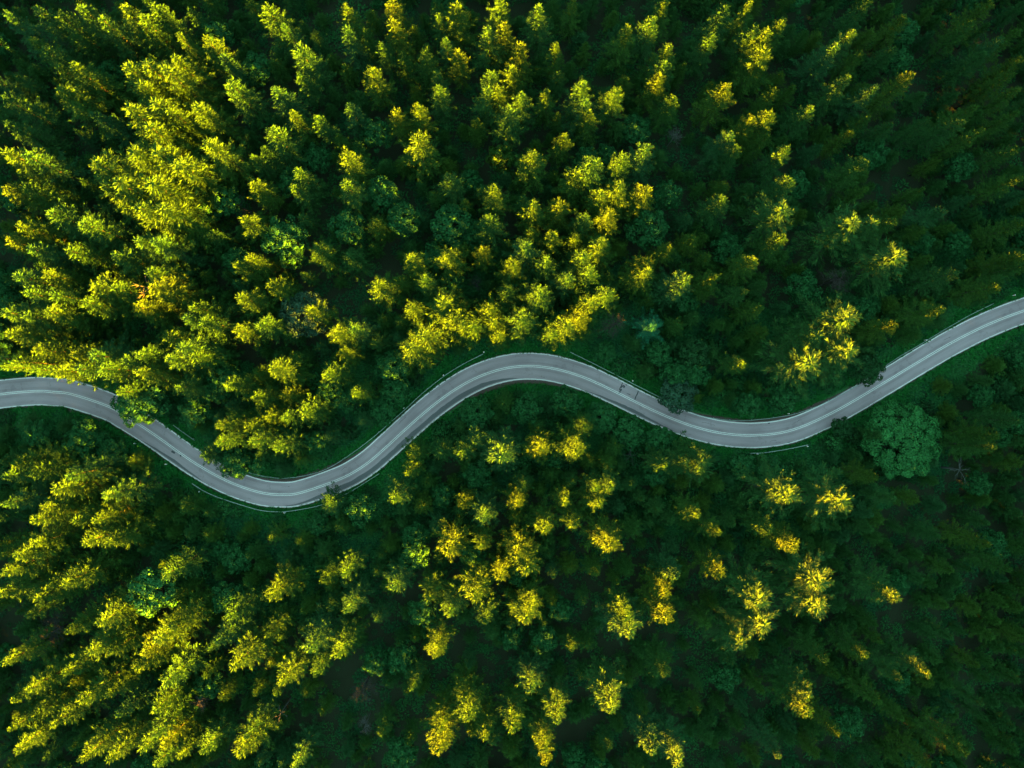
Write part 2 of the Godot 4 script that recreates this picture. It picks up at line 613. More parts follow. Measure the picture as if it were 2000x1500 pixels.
func conifer_crown(o: Dictionary) -> ArrayMesh:
	start()
	var y0: float = TH * o.low
	var y: float = TH - 0.25
	var lean := Vector3(rng.randf_range(-0.3, 0.3), 0, rng.randf_range(-0.3, 0.3))
	for q in 420:      # foliage close round the stem
		var yy := TH - (TH - y0) * rng.randf()
		var qa := rng.randf() * TAU
		var qd := Vector3(cos(qa), rng.randf_range(0.4, 1.3), sin(qa)).normalized()
		kite(Vector3(cos(qa) * 0.08, yy - 0.4, sin(qa) * 0.08), qd, qd.cross(Vector3(rng.randfn(), rng.randfn(), rng.randfn())).normalized(), 0.75, 0.24, shade())
	var ga := rng.randf() * TAU
	while y > y0:
		var f: float = (TH - y) / (TH - y0)                # 0 top, 1 lowest whorl
		var reach: float = TR * pow(f, o.pw) * (1.0 - 0.35 * maxf(0.0, f - 0.72) / 0.28) + 0.25
		var nb: int = o.nb + (1 if f > 0.3 else 0)
		ga += rng.randf_range(0.35, 0.7)
		for b in nb:
			var an := ga + TAU * b / nb + rng.randf_range(-0.28, 0.28)
			var L: float = reach * rng.randf_range(0.6, 1.25)
			if rng.randf() < 0.06:
				L *= 1.25
			if rng.randf() < o.gap:
				continue
			var hd := Vector3(cos(an), 0, sin(an))
			var sd := Vector3(-hd.z, 0, hd.x)
			var rise: float = lerpf(o.up, o.droop, smoothstep(0.0, 0.75, f)) + rng.randf_range(-0.12, 0.12)
			var curl: float = o.curl
			var base := Vector3(0, y, 0) + lean * (1.0 - f) * 0.3
			var tone := rng.randf_range(0.65, 1.0)
			var step: float = o.step * (1.0 if f < 0.55 else 1.5)
			var s: float = maxf(step * 0.6, o.inner * L)
			while s < L:
				var u := s / L
				var p := base + hd * s + Vector3(0, rise * s + curl * s * u, 0)
				var axis := (hd + Vector3(0, rise + 2.0 * curl * u, 0)).normalized()
				var tl: float = minf(o.twig, 0.42 * L) * (0.35 + 0.65 * sin(PI * clampf(0.18 + 0.8 * u, 0.0, 1.0))) * rng.randf_range(0.75, 1.2)
				for q in [-1.0, 1.0]:
					var td: Vector3 = (axis * rng.randf_range(0.65, 0.95) + sd * q * 0.8 + Vector3(0, rng.randf_range(-0.3, 0.25) - o.hang, 0)).normalized()
					var r := 0.0
					while r < tl:
						var pos := p + td * r
						var kd: Vector3 = (td + axis * 0.25 + Vector3(rng.randf_range(-0.2, 0.2), rng.randf_range(-0.2, 0.25), rng.randf_range(-0.2, 0.2))).normalized()
						var ks := kd.cross(Vector3(rng.randf_range(-1.3, 1.3), 1, rng.randf_range(-1.3, 1.3))).normalized()
						var c := shade() * tone
						c.a = 1.0
						var kl: float = o.leaf * rng.randf_range(0.7, 1.25) * (1.0 if f < 0.55 else 1.35)
						kite(pos, kd, ks, kl, kl * o.fat, c)
						r += o.leaf * 0.62
				s += step
			# tip of the branch
			var tip := base + hd * L + Vector3(0, rise * L + curl * L, 0)
			for q in 6:
				var kd2 := (hd + Vector3(rng.randf_range(-0.55, 0.55), rise + 2.0 * curl + rng.randf_range(-0.2, 0.4), rng.randf_range(-0.55, 0.55))).normalized()
				kite(tip - hd * rng.randf_range(0.1, 0.5), kd2, kd2.cross(Vector3(rng.randfn(), 1, rng.randfn())).normalized(), o.leaf * rng.randf_range(1.3, 2.2), o.leaf * o.fat * 1.5, shade())
		y -= o.dy * rng.randf_range(0.8, 1.25) * (0.7 + 0.9 * f)
	return finish()

func conifer_trunk() -> ArrayMesh:
	start()
	var p := Vector3.ZERO
	for i in 6:
		var q := Vector3(rng.randf_range(-0.08, 0.08), TH * (i + 1) / 6.2, rng.randf_range(-0.08, 0.08))
		tube(p, q, 0.24 * (1.0 - i / 6.1), 0.24 * (1.0 - (i + 1) / 6.1), 7)
		p = q
	for i in 26:     # dead stubs and inner limbs
		var y := TH * rng.randf_range(0.08, 0.45)
		var an := rng.randf() * TAU
		var l := rng.randf_range(0.6, 1.9)
		tube(Vector3(0, y, 0), Vector3(cos(an) * l, y - 0.1 * l, sin(an) * l), 0.05, 0.012, 3)
	return finish()

# rounded crown of leafy lumps; height h, radius r, base of crown at low*h
func broad_crown(h: float, r: float, low: float, lumps: int, leaves: int, size: float, ragged: float) -> ArrayMesh:
	start()
	var cy := h * (low + 1.0) * 0.5
	var ry := h * (1.0 - low) * 0.5
	for i in lumps:
		var yy := 1.0 - 1.55 * (i + 0.5) / lumps
		var an := i * 2.39996 + rng.randf_range(-0.3, 0.3)
		var rr := sqrt(maxf(0.0, 1.0 - yy * yy))
		var dir := Vector3(rr * cos(an), yy, rr * sin(an))
		var push := 1.0 + rng.randf_range(-ragged, ragged * 0.6)
		var lr := r * 1.9 / sqrt(lumps) * rng.randf_range(0.75, 1.3)
		var ctr := Vector3(dir.x * (r - lr * 0.6) * push, cy + dir.y * (ry - lr * 0.6) * push, dir.z * (r - lr * 0.6) * push)
		var tone := rng.randf_range(0.7, 1.0)
		for j in leaves:
			var n := Vector3(rng.randfn(), rng.randfn(), rng.randfn()).normalized()
			n = (n + dir * 0.55).normalized()
			var p := ctr + n * lr * rng.randf_range(0.72, 1.08)
			var nn := (n + Vector3(rng.randfn(), rng.randfn(), rng.randfn()) * 0.35).normalized()
			var d := nn.cross(Vector3(rng.randfn(), rng.randfn(), rng.randfn())).normalized()
			var c := shade() * tone
			c.a = 1.0
			var l := size * rng.randf_range(0.7, 1.3)
			kite(p - d * l * 0.5, d, nn.cross(d), l, l * 0.62, c)
	return finish()

func broad_trunk(h: float, r: float, low: float) -> ArrayMesh:
	start()
	var fork := h * (low + 0.1)
	tube(Vector3.ZERO, Vector3(0.05, fork, 0.05), 0.26 * h / 14.0 + 0.05, 0.18 * h / 14.0 + 0.03, 8)
	for i in 7:
		var an := TAU * i / 7.0 + rng.randf_range(-0.3, 0.3)
		var b := Vector3(cos(an) * r * 0.45, fork + (h - fork) * 0.45, sin(an) * r * 0.45)
		tube(Vector3(0.05, fork - 0.15, 0.05), b, 0.1, 0.06, 5)
		for k in 3:
			var a2 := an + rng.randf_range(-0.7, 0.7)
			tube(b, Vector3(cos(a2) * r * 0.8, fork + (h - fork) * rng.randf_range(0.55, 0.85), sin(a2) * r * 0.8), 0.05, 0.015, 4)
	tube(Vector3(0.05, fork, 0.05), Vector3(0, h * 0.9, 0), 0.16, 0.03, 6)
	return finish()

# leafless tree: a trunk mesh and a mesh of its twigs
func bare(h: float, r: float, low: float, depth: int, fan: int) -> Array:
	start()
	tube(Vector3.ZERO, Vector3(0.1, h * 0.55, 0.05), 0.2, 0.13, 7)
	tube(Vector3(0.1, h * 0.55, 0.05), Vector3(0, h * 0.95, 0), 0.13, 0.03, 6)
	var trunk := finish()
	start()
	tube(Vector3(0.05, h * low - 0.1, 0.03), Vector3(0.0, h * 0.95, 0.0), 0.07, 0.02, 5)
	var todo := []
	for i in fan:
		var f := rng.randf()
		var y := h * lerpf(low, 0.93, f)
		var an := i * 2.4 + rng.randf_range(-0.4, 0.4)
		var l := r * (1.0 - 0.55 * f) * rng.randf_range(0.5, 0.75)
		todo.append([Vector3(0.05, y, 0.03), Vector3(cos(an), rng.randf_range(0.25, 0.9), sin(an)).normalized(), l, 0.055, depth])
	while todo.size():
		var e: Array = todo.pop_back()
		var a: Vector3 = e[0]
		var d: Vector3 = e[1]
		var l: float = e[2]
		var w: float = e[3]
		var dep: int = e[4]
		var mid := a + d * l * 0.5 + Vector3(rng.randf_range(-0.1, 0.1), rng.randf_range(0.0, 0.12), rng.randf_range(-0.1, 0.1)) * l
		var b := a + d * l
		tube(a, mid, w, w * 0.75, 3)
		tube(mid, b, w * 0.75, w * 0.45, 3)
		if dep > 0:
			for k in 4:
				var nd := (d + Vector3(rng.randfn(), rng.randfn() * 0.7 + 0.15, rng.randfn()) * 0.55).normalized()
				var from := b if k < 2 else mid
				todo.append([from, nd, l * rng.randf_range(0.45, 0.75), w * 0.55, dep - 1])
	return [trunk, finish()]

# ------------------------------------------------------------------ forest
var protos := {}

func proto(kind: String, crown: Mesh, trunk: Mesh, h: float, r: float):
	if not protos.has(kind):
		protos[kind] = []
	protos[kind].append({"crown": crown, "trunk": trunk, "h": h, "r": r})

func make_protos():
	for i in 5:      # bushy conifers with upswept, clumped branch ends
		proto("pine", conifer_crown({"low": 0.14, "pw": 0.74, "nb": 7, "up": 0.7, "droop": 0.0, "curl": 0.22, "step": 0.19, "twig": 0.5, "leaf": 0.33, "fat": 0.30, "dy": 1.4, "hang": -0.06, "gap": 0.10, "inner": 0.0}), conifer_trunk(), TH, TR)
	for i in 4:      # slim spruces
		proto("spruce", conifer_crown({"low": 0.10, "pw": 0.86, "nb": 7, "up": 0.35, "droop": -0.24, "curl": 0.18, "step": 0.18, "twig": 0.45, "leaf": 0.32, "fat": 0.27, "dy": 1.3, "hang": 0.05, "gap": 0.07, "inner": 0.0}), conifer_trunk(), TH, TR)
	for i in 3:      # open spruces with long separate arms
		proto("star", conifer_crown({"low": 0.12, "pw": 0.8, "nb": 5, "up": 0.2, "droop": -0.28, "curl": 0.2, "step": 0.15, "twig": 0.34, "leaf": 0.25, "fat": 0.26, "dy": 1.8, "hang": 0.12, "gap": 0.03, "inner": 0.0}), conifer_trunk(), TH, TR)
	for i in 3:
		proto("broad", broad_crown(13.0, 3.4, 0.28, 52, 120, 0.38, 0.36), broad_trunk(13.0, 3.4, 0.28), 13.0, 3.4)
	proto("round", broad_crown(15.0, 7.0, 0.2, 120, 230, 0.38, 0.24), broad_trunk(15.0, 7.0, 0.2), 15.0, 7.0)
	for i in 3:
		proto("shrub", broad_crown(2.6, 1.7, 0.1, 22, 42, 0.30, 0.3), broad_trunk(2.6, 1.7, 0.08), 2.6, 1.7)
	for i in 2:
		var b := bare(15.0, 3.6, 0.45, 3, 22)
		proto("bare", b[1], b[0], 15.0, 3.6)
	var s := bare(11.0, 3.0, 0.75, 1, 6)
	proto("snag", s[1], s[0], 11.0, 3.0)

# photo crops the trees were read from: origin; every entry is [x, y, lit diameter] in crop units of 0.35 photo pixels
const LIT := [
	[0, 0, "pine", [[230,60,180],[360,110,180],[480,60,180],[590,120,180],[700,60,190],[800,110,160],[890,60,140],[60,110,150],[200,250,120],[270,290,150],[360,390,130],[1010,220,80],[1160,240,150],[1260,330,110],[1290,480,170],[1550,520,150],[1690,290,190],[1670,420,80],[1600,160,70],[1500,60,190],[1940,60,150],[1940,190,110],[1950,600,90],[1640,650,80],[1770,660,70],[1520,740,190],[1480,850,60],[1410,880,40],[1100,610,190],[1180,810,230],[540,640,110],[60,850,230],[170,880,200],[60,700,150],[60,560,140],[60,1050,170],[170,1050,170],[300,1200,280],[140,1260,200],[470,1250,220],[80,1350,180],[210,1390,170],[420,1400,180],[240,1490,100],[660,1430,200],[780,1340,200],[870,1360,180],[1420,1040,130],[1670,970,90],[1640,1050,60],[1360,1230,120],[1940,1030,150],[1930,870,170],[1330,1480,90],[1400,1450,60]]],
	[0, 0, "spruce", [[390,530,130],[760,410,180],[870,410,190],[970,440,140],[830,520,150],[780,650,200],[900,620,170],[860,740,160],[990,640,100],[600,930,230],[800,870,200],[930,880,230],[720,1050,240],[880,1050,250],[1030,930,190],[960,1190,190],[830,1180,170],[640,1060,150],[450,410,120],[1020,370,80]]],
	[650, 0, "pine", [[340,10,120],[340,140,160],[280,260,90],[190,180,50],[385,310,60],[510,300,130],[575,30,50],[595,110,50],[700,50,190],[630,245,60],[690,300,110],[920,30,150],[870,190,160],[960,150,120],[1155,60,150],[1340,10,60],[220,420,160],[585,510,120],[570,410,60],[80,590,90],[365,630,110],[475,620,130],[465,790,240],[880,430,140],[860,520,160],[930,510,120],[1005,390,110],[1040,280,110],[1050,530,120],[970,640,190],[1195,510,70],[1250,270,60],[1390,490,160],[1400,570,160],[1440,640,110],[1570,520,150],[1640,180,130],[1780,120,160],[1850,40,90],[1880,280,150],[1860,360,160],[1830,440,140],[1885,560,110],[80,880,190],[85,1040,160],[1105,880,190],[1280,780,100],[1440,920,240],[1350,970,150],[1610,880,140],[1750,830,160],[905,1070,130],[870,1230,150],[1120,1160,150],[1060,1110,40],[1260,1140,160],[1115,1290,60],[1490,1080,150],[1610,1050,200],[1740,1070,180],[1530,1190,180],[1400,1230,150],[1230,1320,120],[1350,1330,80],[1510,1360,190],[650,1420,170],[840,1400,80],[430,1450,140],[1070,1390,180],[1000,1480,140],[1190,1470,140],[1390,1440,160],[1865,1390,90],[1740,1470,130]]],
	[1300, 0, "pine", [[325,60,150],[465,40,90],[240,230,120],[560,200,190],[640,140,110],[540,310,220],[480,180,140],[1110,20,90],[1030,190,130],[930,280,160],[1010,440,130],[1150,500,110],[1360,440,140],[330,500,200],[585,520,90],[800,620,130],[460,670,140],[575,660,170],[545,775,50],[365,770,160],[390,850,90],[670,850,120],[680,1010,160],[1100,920,180],[1110,1060,60],[1025,745,60],[1450,690,60],[1620,690,140],[1700,620,100],[1740,740,80],[310,1120,130],[1250,1230,130],[650,1340,140],[1530,1200,140],[470,1460,150],[1780,50,150],[1690,160,90],[1930,190,110],[1830,250,120],[1760,320,120],[1950,350,100],[1900,430,110],[1950,520,100],[1930,650,70],[1940,840,70],[1970,1000,90],[1970,1260,110],[1950,1440,120]]],
	[1300, 0, "star", [[660,1180,210],[1040,1265,230],[1140,1250,150],[1290,1440,230]]],
	[0, 480, "pine", [[100,20,140],[240,100,130],[120,190,220],[280,170,160],[180,270,200],[330,270,180],[540,220,240],[500,310,160],[650,250,160],[850,140,180],[870,220,230],[770,350,160],[60,380,220],[170,400,190],[80,490,200],[300,370,180],[1090,340,120],[1060,420,150],[1150,430,140],[940,520,170],[1020,570,260],[1090,620,170],[950,640,170],[230,590,180],[120,650,200],[30,680,180],[200,700,200],[320,690,190],[430,590,180],[530,620,220],[580,690,170],[470,690,190],[710,640,180],[790,620,150],[790,710,160],[1010,790,110],[1290,780,120],[1530,690,170],[1440,850,100],[1580,830,70],[1240,1000,110],[1240,1090,90],[1400,1010,120],[1430,1080,140],[1500,960,80],[1590,960,80],[1560,1110,110],[1700,920,160],[1320,110,120],[1400,80,60],[1520,220,110],[1355,290,150],[1330,480,110],[1460,430,140],[1740,360,110],[1870,480,150],[1960,460,110],[1840,710,130],[1920,610,70],[1980,820,70],[690,810,60],[100,1200,130],[60,1290,140],[200,1260,140],[330,1360,220],[400,1270,140],[270,1470,190],[40,1440,120]]],
	[0, 480, "star", [[620,1395,240]]],
	[650, 480, "pine", [[245,220,150],[515,190,120],[440,350,100],[610,310,220],[510,500,280],[430,570,210],[660,400,220],[730,430,170],[790,440,130],[880,360,150],[900,430,110],[930,505,80],[970,250,90],[1010,120,140],[1060,410,200],[1160,270,200],[1300,180,150],[1300,440,260],[1370,400,150],[1430,150,150],[1430,320,170],[1530,270,150],[1220,480,130],[1740,150,170],[1950,200,190],[370,190,40],[110,820,60],[60,620,60],[720,1150,110],[790,1080,80],[940,1160,240],[1160,1140,180],[1350,1120,190],[420,1260,50],[340,1410,100],[1060,1330,60],[1030,1430,110],[735,1440,70],[1300,1420,80],[1560,1340,110],[1470,1350,80],[1470,1440,130],[1850,1220,60]]],
	[1300, 480, "pine", [[490,110,170],[260,170,90],[430,250,60],[510,350,60],[1600,150,130],[1830,230,110],[1530,360,130],[1260,460,110],[1960,120,140],[420,660,80],[1930,980,110],[1800,1130,130],[1830,1060,110],[1150,1280,60]]],
	[1300, 480, "star", [[1010,420,230],[1000,580,220],[790,640,320],[840,500,130],[670,1390,230],[960,1430,220]]],
	[0, 975, "spruce", [[210,110,190],[440,110,140],[540,110,130],[500,240,180],[620,240,120],[130,290,220],[240,230,120],[60,380,180],[30,520,160],[380,450,170],[300,460,80],[230,560,110],[410,720,90],[570,680,200],[530,850,240],[390,950,150],[650,840,120],[100,1110,120],[190,1060,150],[620,1070,120],[470,1110,180],[120,1380,140],[330,1250,120],[90,1270,80],[200,1210,110],[60,900,120],[640,1430,180],[480,1440,160]]],
	[0, 975, "pine", [[950,400,150],[900,760,220],[830,850,170],[970,700,170],[790,930,160],[930,1000,200],[670,1190,100],[890,1150,190],[880,1280,190],[830,1370,170],[940,1340,140],[1140,1400,120],[1020,1420,90],[900,1460,150],[1300,650,130],[1230,780,140],[1320,920,200],[1530,530,150],[1500,740,70],[1920,400,90],[1810,450,70],[1950,610,110],[1720,830,200],[1890,840,150],[1580,1010,150],[1760,950,70],[1350,1400,210],[1400,1300,100],[1650,1480,100]]],
	[650, 975, "pine", [[840,100,140],[650,270,210],[830,250,90],[1030,290,190],[1080,370,200],[940,420,120],[1175,150,140],[1340,140,110],[1480,20,110],[1530,250,220],[60,390,110],[340,490,130],[110,610,100],[530,540,110],[790,530,200],[660,610,140],[840,670,90],[1080,670,190],[1110,580,100],[20,830,140],[575,840,130],[1640,740,220],[1620,650,140],[1900,430,130],[1860,520,130],[1860,640,200],[1110,1060,170],[740,1200,200],[720,1100,90],[850,1320,90],[1000,1260,160],[1250,1210,150],[1550,1160,230],[590,1370,220],[600,1270,130],[1170,1380,120],[1190,1450,90],[1920,1450,190],[1780,1400,150],[440,1030,60]]],
	[1300, 975, "pine", [[570,160,120],[170,90,90],[280,180,60],[700,260,150],[300,410,130],[1270,530,210],[1090,870,110],[880,890,120],[780,1080,220],[780,1180,200],[1440,960,120],[1290,980,110],[940,1290,80],[620,1420,90],[1640,1400,180],[1450,1470,110],[1770,240,90],[1900,380,100],[1170,1110,100]]],
	[1300, 975, "star", [[530,560,220],[530,700,200],[400,790,140],[850,470,220],[840,600,200]]],
]

# shaded trees, some added to block sun, the rest read off the photo: photo pixel x, y, diameter in photo pixels, kind, material, height
const SHADED := [
	[545, 460, 80, "broad", "broad", 14], [620, 490, 78, "pine", "dark", 17], [675, 437, 62, "broad", "broad", 14], [435, 390, 56, "broad", "broad", 13], [592, 422, 56, "star", "teal", 15],
	[385, 402, 60, "broad", "broad", 12], [345, 490, 60, "broad", "broad", 13], [809, 168, 40, "pine", "grey", 15], [741, 371, 60, "broad", "broad", 14], [878, 350, 78, "pine", "dark", 18],
	[783, 423, 60, "broad", "broad", 14], [881, 437, 80, "broad", "broad", 12], [682, 430, 52, "broad", "broad", 13], [734, 437, 64, "pine", "dark", 16], [685, 500, 76, "spruce", "teal", 15],
	[930, 238, 50, "pine", "dark", 17], [976, 300, 50, "broad", "dark", 15], [1088, 224, 34, "pine", "dark", 16], [1305, 378, 54, "broad", "broad", 13], [1270, 444, 76, "broad", "broad", 13],
	[1352, 469, 60, "pine", "dark", 16], [588, 612, 84, "broad", "grey", 14], [416, 767, 42, "broad", "broad", 11], [1276, 634, 92, "star", "teal", 15], [762, 718, 62, "broad", "broad", 11],
	[709, 822, 56, "star", "teal", 10], [716, 765, 66, "broad", "broad", 12], [930, 806, 62, "broad", "broad", 8], [1028, 800, 58, "broad", "broad", 7], [1108, 784, 56, "broad", "broad", 9],
	[863, 880, 68, "pine", "dark", 14], [808, 884, 62, "pine", "dark", 14], [1140, 834, 68, "pine", "dark", 15], [800, 912, 66, "pine", "dark", 14], [770, 960, 76, "pine", "dark", 16],
	[577, 857, 92, "broad", "broad", 12], [581, 898, 52, "star", "fresh", 10], [500, 910, 32, "broad", "fresh", 7], [157, 842, 52, "broad", "broad", 8], [528, 1052, 60, "star", "grey", 12],
	[1576, 557, 62, "broad", "broad", 12], [1385, 560, 70, "pine", "dark", 16], [1450, 570, 70, "pine", "dark", 16], [1478, 602, 50, "pine", "dark", 15], [1432, 711, 52, "pine", "dark", 15],
	[1700, 735, 72, "broad", "dark", 11], [1741, 975, 72, "star", "teal", 16], [1380, 1220, 72, "star", "teal", 16], [1298, 1310, 78, "pine", "dark", 18], [483, 1275, 92, "broad", "broad", 15],
	[1337, 905, 100, "pine", "dark", 17], [1690, 231, 54, "pine", "dark", 17], [1737, 245, 54, "pine", "dark", 17], [1545, 175, 50, "pine", "dark", 17], [1675, 108, 54, "pine", "dark", 18],
	[1740, 98, 54, "pine", "dark", 17], [1765, 40, 60, "pine", "dark", 18], [1800, 450, 60, "pine", "dark", 17], [1760, 410, 60, "pine", "dark", 16], [1850, 640, 52, "broad", "broad", 8],
	[1505, 922, 64, "broad", "broad", 8], [1455, 908, 54, "broad", "broad", 7], [1550, 950, 60, "pine", "dark", 11], [1590, 930, 56, "broad", "broad", 8], [215, 886, 54, "broad", "broad", 7], [292, 940, 56, "broad", "broad", 8], [362, 992, 60, "pine", "dark", 10], [150, 866, 60, "broad", "broad", 9], [255, 905, 56, "spruce", "dark", 11], [190, 862, 48, "broad", "broad", 6], [1230, 845, 62, "broad", "broad", 7], [1290, 862, 58, "broad", "broad", 7], [1175, 815, 60, "broad", "broad", 7],  # most of this row is added to keep sun patches off the road
	[1180, 690, 44, "broad", "broad", 7], [1325, 730, 60, "broad", "broad", 9], [1360, 690, 60, "broad", "dark", 11], [1290, 690, 50, "broad", "broad", 9],
]

var landmarks := []     # [position, words]

func near_words(d: float, b := Vector2(9999, 0)) -> String:
	var best := 8.5
	var say := ""
	for l in landmarks:
		var dd: float = b.distance_to(l[0])
		if dd < best:
			best = dd
			say = l[1]
	if say:
		return say
	if d < 9.0:
		return "at the verge"
	if d < 20.0:
		return "near the road"
	return "deep in the forest"

func put_tree(called: String, label: String, category: String, group: String, kind: String, mat: Material, base: Vector2, h: float, r: float, variant := -1) -> Node3D:
	var list: Array = protos[kind]
	var p: Dictionary = list[variant if variant >= 0 else rng.randi() % list.size()]
	var o := thing(called, label, category, group)
	o.position = Vector3(base.x, ground_y(base.x, base.y) - 0.05, base.y)
	o.rotation = Vector3(rng.randf_range(-0.02, 0.02), rng.randf() * TAU, rng.randf_range(-0.02, 0.02))
	o.scale = Vector3(r / p.r, h / p.h, r / p.r)
	var bark: Material = mat if kind in ["bare", "snag"] else mats.bark
	part("trunk", p.trunk, bark, o)
	part("branches" if kind in ["bare", "snag"] else "crown", p.crown, mat, o)
	trees.append(base)
	radii.append(r)
	return o

func base_of(px: float, py: float, h: float) -> Vector2:      # where a tree of height h stands whose top shows at this pixel
	var y := h
	var q := Vector3.ZERO
	for k in 4:
		q = at_road(px, py, y)
		y = ground_y(q.x, q.z) + h
	return Vector2(q.x, q.z)

func clear_of(b: Vector2, gap: float, f := 0.0) -> bool:
	for i in trees.size():
		if trees[i].distance_squared_to(b) < (gap + f * radii[i]) ** 2:
			return false
	return true

func build_forest():
	make_protos()
	# --- trees with a character of their own
	single("round_tree", "big round dome-shaped broadleaf tree with fine green foliage beside the road", "tree", "round", mats.dome, 1772, 862, 14.0, 6.7, 0, "round dome tree")
	single("broadleaf_tree", "small bright emerald broadleaf tree among dark conifers, partly sunlit", "tree", "broad", mats.fresh, 284, 1162, 17.0, 3.9, 0, "emerald broadleaf tree")
	single("broadleaf_tree", "dusty grey-green rounded tree leaning over the guardrail and the upper road edge", "tree", "broad", mats.grey, 1326, 772, 9.0, 3.4, 1, "dusty roadside tree")
	single("broadleaf_tree", "wide green broadleaf tree whose crown hides part of the upper lane", "tree", "broad", mats.broad, 266, 783, 11.0, 4.6, 2, "lane-hiding tree")
	single("conifer_tree", "dark conifer whose ragged branches reach over the upper lane next to the holes", "tree", "spruce", mats.spruce[2], 405, 888, 13.0, 3.3, 0, "conifer over the lane")
	single("broadleaf_tree", "low green tree touching the edge line where the short guardrail ends", "tree", "broad", mats.broad, 458, 908, 9.0, 2.7, 0, "rail-end tree")
	single("conifer_tree", "dark green conifer covering the lower edge line and guardrail at the dipping bend", "tree", "pine", mats.spruce[2], 642, 985, 15.0, 3.4, 1, "conifer over the edge line")
	single("broadleaf_tree", "blackish green roadside tree covering the edge line below the open spruces", "tree", "broad", mats.spruce[2], 1702, 722, 10.0, 2.7, 2, "blackish roadside tree")
	single("broadleaf_tree", "low bush-like tree overlapping the lower edge line opposite the dark roadside tree", "tree", "broad", mats.spruce[2], 1647, 836, 5.0, 1.9, 0, "low edge-line tree")
	single("conifer_tree", "tall wide conifer with half-lit crown by the lower edge line", "tree", "pine", mats.spruce[1], 1362, 905, 20.0, 5.0, 2, "half-lit roadside conifer")
	single("bare_tree", "leafless reddish-brown tree with a fine round haze of twigs", "tree", "bare", mats.rust, 1640, 546, 20.0, 3.6, 0, "reddish leafless tree")
	single("bare_tree", "leafless tan tree with sunlit tip above the crest bend", "tree", "bare", mats.rust, 1203, 634, 18.0, 3.0, 1, "tan leafless tree")
	single("bare_tree", "leafless brown tree standing among the sunlit slope spruces", "tree", "bare", mats.twig, 100, 1235, 15.0, 3.6, 0, "brown leafless tree")
	single("bare_tree", "leafless grey-brown tree with a dense broom of upright twigs", "tree", "bare", mats.twig, 706, 1352, 17.0, 3.3, 1, "broom-like leafless tree")
	single("bare_tree", "thin leafless tree with pale twigs below the grey-brown broom-like one", "tree", "bare", mats.deadwood, 712, 1420, 13.0, 1.8, 0, "thin pale leafless tree")
	single("bare_tree", "small ash-grey leafless tree in a dark gap of the forest", "tree", "bare", mats.deadwood, 1318, 262, 15.0, 1.9, 1, "small ash-grey leafless tree")
	single("bare_tree", "dull red-brown leafless shrubby tree behind the crest bend conifers", "tree", "bare", mats.twig, 930, 552, 12.0, 1.8, 0, "dull red leafless tree")
	single("bare_tree", "pale grey leafless tree among the shaded undergrowth right of the lit group", "tree", "bare", mats.deadwood, 390, 1375, 17.0, 2.6, 1, "pale grey leafless tree")
	single("bare_tree", "leafless grey tree in the dark hollow between pale conifers", "tree", "bare", mats.twig, 465, 400, 13.0, 2.6, 0, "leafless tree in the hollow")
	single("dead_tree", "dead pale tree with a few spread branches beyond the round dome tree", "tree", "snag", mats.deadwood, 1876, 920, 14.0, 3.4, 0, "dead pale tree")
	single("dead_tree", "small dead trunk with star-like brown branches in the gap below the road", "tree", "snag", mats.twig, 1232, 890, 10.0, 2.4, 0, "starry dead trunk")
	single("dead_tree", "dead white branching treetop standing out of a sunlit conifer", "tree", "snag", mats.deadwood, 281, 560, 24.0, 3.0, 0, "white treetop")
	single("dead_tree", "thin dead branch fork in the dark lower forest", "tree", "snag", mats.deadwood, 545, 1395, 16.0, 2.4, 0, "thin dead fork")
	# --- trees whose tops catch the sun
	for g in LIT:
		for e in g[3]:
			var px: float = g[0] + e[0] * 0.35
			var py: float = g[1] + e[1] * 0.35
			var d: float = e[2]
			var h: float = 16.0 + 6.5 * clampf(d, 50.0, 250.0) / 250.0 + rng.randf_range(-0.8, 0.8)
			var r: float = clampf(1.7 + 0.0115 * d, 2.2, 4.4)
			var b := base_of(px, py, h - 1.6)
			var dist := absf(signed_dist(b.x, b.y))
			if dist < 4.5 or not clear_of(b, 1.2):
				continue
			r = minf(r, maxf(1.7, (dist - 2.7) * (0.6 if g[2] == "star" else 0.85)))
			var big := "broad" if d > 170 else ("medium" if d > 95 else "slender")
			var lit := "mostly sunlit" if d > 170 else ("sunlit on top" if d > 95 else "with sunlit tip")
			var k := rng.randi() % 4
			if g[2] == "pine":
				if rng.randf() < 0.62:
					put_tree("pine_tree", "%s %s bushy pine %s, %s" % [big, ["yellow-green", "deep green", "golden-green", "bluish green"][k], lit, near_words(dist, b)], "tree", "pines with sunlit tops", "pine", mats.pine[k], b, h, r)
				else:
					put_tree("spruce_tree", "%s %s dense spruce %s, %s" % [big, ["yellow-green", "deep green", "bluish green"][k % 3], lit, near_words(dist, b)], "tree", "spruces with sunlit tops", "spruce", mats.spruce[k % 3], b, h, r * 1.1)
			elif g[2] == "spruce":
				put_tree("spruce_tree", "%s yellow-green dense spruce %s, %s" % [big, lit, near_words(dist, b)], "tree", "spruces with sunlit tops", "spruce", mats.spruce[0], b, h + (2.0 if g[1] == 0 else 0.0), r * (1.5 if g[1] == 0 else 1.15))
			else:
				put_tree("fir_tree", "%s open fir with long arms %s, %s" % [big, lit, near_words(dist, b)], "tree", "open firs with long arms", "star", mats.spruce[1], b, h, r * 1.75)
